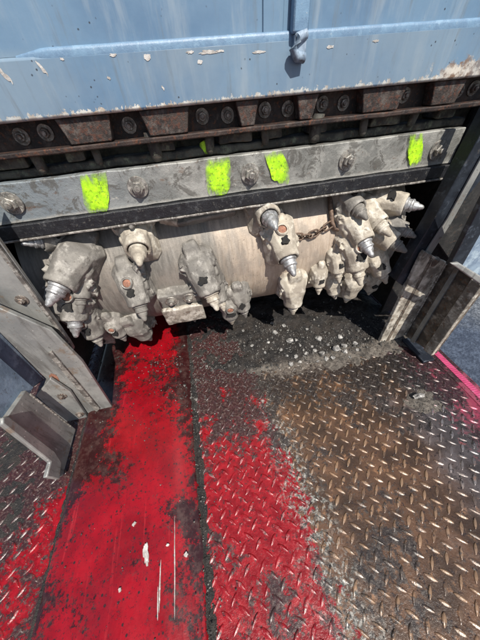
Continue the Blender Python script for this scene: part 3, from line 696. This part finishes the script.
HOLD = [  # pixel of the body, lean towards +X, size, plug, body, pick
 (50, 240, -75, .8, False, 'shadedust', 'steel'), (66, 276, -38, 1.2, False, 'shadedust', 'steel'), (74, 311, -14, 1.05, True, 'shadedust', 'steel'),
 (92, 329, 2, .95, True, 'shadedust', 'shadedust'), (107, 342, 6, .84, True, 'shadedust', 'shadedust'),
 (137, 243, 4, 1.05, False, 'dust', 'dust'), (137, 297, 6, 1.0, True, 'shadedust', 'shadedust'), (142, 332, 10, 1.05, False, 'shadedust', 'shadedust'),
 (207, 285, 14, 1.12, False, 'shadedust', 'dust'), (230, 311, 2, .96, True, 'shadedust', 'dust'), (242, 304, 10, .85, False, 'shadedust', 'shadedust'),
 (266, 212, 6, 1.06, False, 'dust', 'steel'), (285, 251, 8, 1.1, True, 'dust', 'steel'), (293, 298, 4, 1.06, False, 'dust', 'dust'),
 (319, 282, 0, .66, False, 'dust', 'dust'), (333, 288, 24, .78, False, 'dust', 'dust'),
 (353, 205, 12, .92, True, 'shadedust', 'shadedust'), (360, 235, 14, 1.05, False, 'dust', 'steel'), (356, 262, 10, 1.08, True, 'dust', 'dust'), (350, 290, 4, 1.0, False, 'dust', 'dust'),
 (396, 203, 58, .98, False, 'dust', 'steel'), (386, 238, 48, 1.0, False, 'dust', 'shadedust'), (380, 268, 30, .9, False, 'dust', 'dust'), (374, 220, 26, .95, False, 'dust', 'dust'), (371, 284, 14, .85, False, 'dust', 'dust'), (398, 228, 52, .8, False, 'shadedust', 'shadedust'), (338, 268, 4, .7, False, 'dust', 'dust'),
 (58, 306, -30, .85, False, 'shadedust', 'shadedust'), (118, 330, 4, .8, True, 'shadedust', 'shadedust'), (80, 292, -10, .8, False, 'shadedust', 'shadedust'), (133, 216, 0, .85, False, 'shadedust', 'shadedust'), (219, 296, 10, .75, False, 'shadedust', 'dust')]
for i, (px, py, ph, s, pg, bd, pkk) in enumerate(HOLD):
    holder(px, py, ph, s, pg, bd, pkk, 40 if py < 262 else 34, i+1, pg or i % 2 == 0)
def kicker(px, py, wd, ht, th_, m, phi=0, bolts=True, lip=True):
    p, th = on_drum(px, py, RD+.01)
    n = Vector((0, -math.cos(th), math.sin(th))); u = Vector((0, -math.sin(th), -math.cos(th))); v = Vector((1, 0, 0))
    Mx = Matrix((v, -u, n)).transposed().to_4x4(); Mx.translation = Vector((p.x, CY-RD*math.cos(th), CZ+RD*math.sin(th))); Mx = Mx @ Matrix.Rotation(math.radians(phi), 4, 'Z')
    k = box('kicker_plate', m, drum, -wd/2, wd/2, -ht/2, ht/2, -.012, th_, .004, .003, .012); k.matrix_world = Mx
    if lip:
        l = box('paddle', 'tan', k, -wd*.52, wd*.52, -ht*.92, -ht*.05, th_+.001, th_+.016, .004, .0025, .012)
    if bolts:
        for s_ in (-1, 1): put('bolt', bbs[0], k, Mx @ Matrix.Translation((s_*wd*.22, ht*.22, th_)) @ Matrix.Scale(.85, 4))
    return k
kicker(181, 299, .115, .085, .026, 'shadedust')
kicker(205, 210, .15, .05, .02, 'shadedust', 3, False, False)
kicker(170, 212, .05, .06, .024, 'dust', -20, False, False)
holder(192, 313, 4, .6, False, 'shadedust', 'shadedust', 32, 77, False)

# shadow of hanging links on the drum, modelled as solid metal
ch = thing('chain_shadow', 'shadow of hanging links on the tan drum between the picks, modelled as solid brown links', 'chain_shadow')
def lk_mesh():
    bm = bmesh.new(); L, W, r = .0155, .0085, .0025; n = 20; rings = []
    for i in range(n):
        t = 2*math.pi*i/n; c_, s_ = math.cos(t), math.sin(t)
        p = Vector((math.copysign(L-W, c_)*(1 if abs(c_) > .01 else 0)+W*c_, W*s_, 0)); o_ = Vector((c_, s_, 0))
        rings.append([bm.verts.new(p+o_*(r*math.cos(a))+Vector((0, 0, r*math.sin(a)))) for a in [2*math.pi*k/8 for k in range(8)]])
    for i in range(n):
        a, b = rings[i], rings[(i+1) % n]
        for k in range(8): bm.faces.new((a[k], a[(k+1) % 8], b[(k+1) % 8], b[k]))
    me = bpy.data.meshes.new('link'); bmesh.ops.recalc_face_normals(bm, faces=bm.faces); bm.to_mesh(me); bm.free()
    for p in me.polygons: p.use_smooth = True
    me.materials.append(MT['chain_shadow']); return me
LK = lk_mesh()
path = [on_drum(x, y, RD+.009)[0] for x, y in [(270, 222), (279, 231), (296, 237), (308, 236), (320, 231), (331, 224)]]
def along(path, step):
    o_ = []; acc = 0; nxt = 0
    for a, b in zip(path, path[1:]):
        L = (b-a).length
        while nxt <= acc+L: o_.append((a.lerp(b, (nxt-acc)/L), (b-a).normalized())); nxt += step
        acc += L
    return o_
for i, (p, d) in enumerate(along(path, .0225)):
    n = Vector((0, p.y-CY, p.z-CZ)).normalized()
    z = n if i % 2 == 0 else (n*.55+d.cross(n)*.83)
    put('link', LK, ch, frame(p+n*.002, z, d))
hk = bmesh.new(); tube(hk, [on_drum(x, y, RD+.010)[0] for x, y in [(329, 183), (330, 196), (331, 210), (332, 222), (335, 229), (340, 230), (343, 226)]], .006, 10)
obj('hook', hk, 'chain_shadow', ch, 60)  # the hook's shadow, modelled solid as well

# ------------------------------------------------------------------ side gates
ga = thing('side_gate', 'right hand side gate of tan scraped steel plates standing on the deck edge', 'side gate', 'side gates')
px_prism('edge_plate', 'navy', ga, [(396, 281), (404, 287), (448, 219), (520, 84), (512, 78), (434, 220)], 1, .50, .035, .002)
px_prism('wear_strip', 'galv', ga, [(402, 286), (407, 289), (450, 222), (524, 88), (520, 84), (446, 218)], 1, .4990, -.005, .001)
px_prism('edge_flange', 'navy', ga, [(408, 288), (424, 254), (530, 116), (526, 90), (451, 222)], 1, .505, .010, .002)
px_prism('backing_plate', 'dark', ga, [(436, 240), (470, 290), (560, 290), (560, 90), (520, 84)], 1, .56, .012, .002)
box('inner_skirt', 'dark', ga, .70, .98, .625, .637, .015, .70, .002)
cp = px_prism('front_plate', 'tan', ga, [(378, 345), (404, 336), (447, 262), (437, 258), (425, 251), (422, 255)], 1, .485, .012, .002)
px_prism('front_plate_seam', 'brownst', cp, [(386, 341), (389, 340), (433, 259), (431, 257)], 1, .4848, -.0012, .0003)
k0 = at(436, 259, 1, .487); kb = bmesh.new(); lathe(kb, [(.011, -.02), (.012, -.003), (.009, .003)], frame(k0, Vector((0, -.3, 1))), 18); obj('knob', kb, 'brownst', cp, 50)
xs = at(404, 336, 1, .485).x
px_prism('channel_web', 'brownst', ga, [(405, 336), (448, 261), (486, 284), (434, 354)], 0, xs+.002, .010, .002)
px_prism('channel_rib', 'galv', ga, [(411, 341), (456, 268), (460, 270), (415, 343)], 0, xs+.0015, -.006, .001)
px_prism('channel_flange', 'tan', ga, [(426, 349), (475, 278), (486, 285), (434, 355)], 0, xs+.0015, -.012, .002)
fo = at(434, 357, 2, .006)
box('foot', 'navy', ga, xs-.010, xs+.035, fo.y-.012, .478, .0005, .0115, .002)
YF = .40
up = px_prism('blue_plate', 'blue_pale', ga, [(457, 264), (520, 312), (520, 150), (483, 212)], 1, YF, .012)
px_prism('blue_plate_frame', 'navy', ga, [(446, 262), (457, 266), (520, 152), (520, 120), (484, 186)], 1, YF-.0008, -.012, .002)
px_prism('lower_plate', 'galv', ga, [(448, 262), (456, 261), (520, 300), (520, 322), (480, 285)], 1, YF-.0140, -.010)
for px, py in ((437, 236), (428, 206), (452, 190)):
    b_ = at(px, py, 1, .505); put('bolt', rb[0], ga, frame(Vector((b_.x, .5042, b_.z)), FACE)) if px == 437 else None

gl = thing('side_gate', 'left hand side gate of pale stained plates with a bent foot and blue block', 'side gate', 'side gates')
q = at(73, 352, 1, .50)
px_prism('upper_plate', 'galv', gl, [(-60, 160), (-10, 228), (70, 342), (74, 349), (71, 354), (64, 353), (-60, 272)], 1, .50, .010, .002)
wl = at(70, 342, 1, .4985); wt = at(-10, 228, 1, .4985)
prism('wear_strip', 'lip', gl, [wl+Vector((.001, 0, -.012)), wl+Vector((-.007, 0, -.012)), wt+Vector((-.007, 0, .05)), wt+Vector((.001, 0, .05))], (0, -.006, 0), .001)
cpl = px_prism('front_plate', 'galv', gl, [(50, 330), (82, 362), (112, 407), (113, 412), (80, 421), (77, 428), (40, 397), (46, 379), (0, 333), (-20, 314), (-20, 300)], 1, .465, .011, .002)
rpa = bmesh.new(); cc = at(54, 378, 1, .4646); vs_ = []
for i in range(16):
    t = 2*math.pi*i/16; rr = 1+.7*mnoise.noise(Vector((math.cos(t)*2, math.sin(t)*2, 4)))
    vs_.append(rpa.verts.new((cc.x+(.010*math.cos(t))*rr+.004*math.sin(t), .4645, cc.z+.022*math.sin(t)*rr)))
rpa.faces.new(vs_); obj('rust_patch', rpa, 'plug', cpl)
px_prism('ridge', 'lip', cpl, [(48, 352), (52, 350), (100, 407), (97, 411)], 1, .4648, -.006, .001)
px_prism('lower_layer', 'galv', gl, [(50, 379), (70, 392), (90, 421), (79, 432), (72, 428), (36, 396)], 1, .452, .010, .002)
px_prism('bracket', 'galv', gl, [(26, 390), (76, 429), (63, 476), (57, 478), (55, 458), (5, 420)], 0, -.492, -.012, .002)
px_prism('bracket_lip', 'galv', gl, [(3, 417), (9, 416), (55, 451), (62, 462), (60, 479), (47, 477), (51, 462), (3, 424)], 0, -.480, -.0115, .003)
px_prism('blue_block', 'bluebox', gl, [(-60, 268), (0, 330), (47, 379), (30, 390), (8, 422), (-40, 430), (-60, 430)], 0, -.515, -.10, .006)
px_prism('blue_block_fold', 'bluebox', gl, [(-60, 310), (0, 362), (30, 388), (9, 419), (-40, 427), (-60, 427)], 0, -.5148, .012, .004)

for px, py, ax_, vl in ((62, 396, 1, .4518), (80, 414, 1, .4518), (22, 300, 1, .4998)):
    b_ = at(px, py, ax_, vl); put('bolt', rb[1], gl, frame(b_, FACE))
def weld(name, a, b, r, parent, m='lip'):
    bm = bmesh.new(); n = max(6, int((b-a).length/.003)); d_ = (b-a).normalized()
    tube(bm, [a.lerp(b, i/n)+Vector((0, 0, .0012*mnoise.noise(Vector((i*1.7, 3, 1))))) for i in range(n+1)], r, 8, lambda i: r*(.8+.35*abs(math.sin(i*.9))+.2*mnoise.noise(Vector((i*.8, 1, 2)))))
    obj(name, bm, m, parent, 60)
weld('weld_bead', at(52, 379, 1, .4642), at(88, 418, 1, .4642), .0028, gl)
weld('weld_bead', at(30, 394, 0, -.4915), at(70, 426, 0, -.4915), .0026, gl)
weld('weld_bead', at(405, 335, 1, .4835), at(446, 264, 1, .4835), .003, ga)
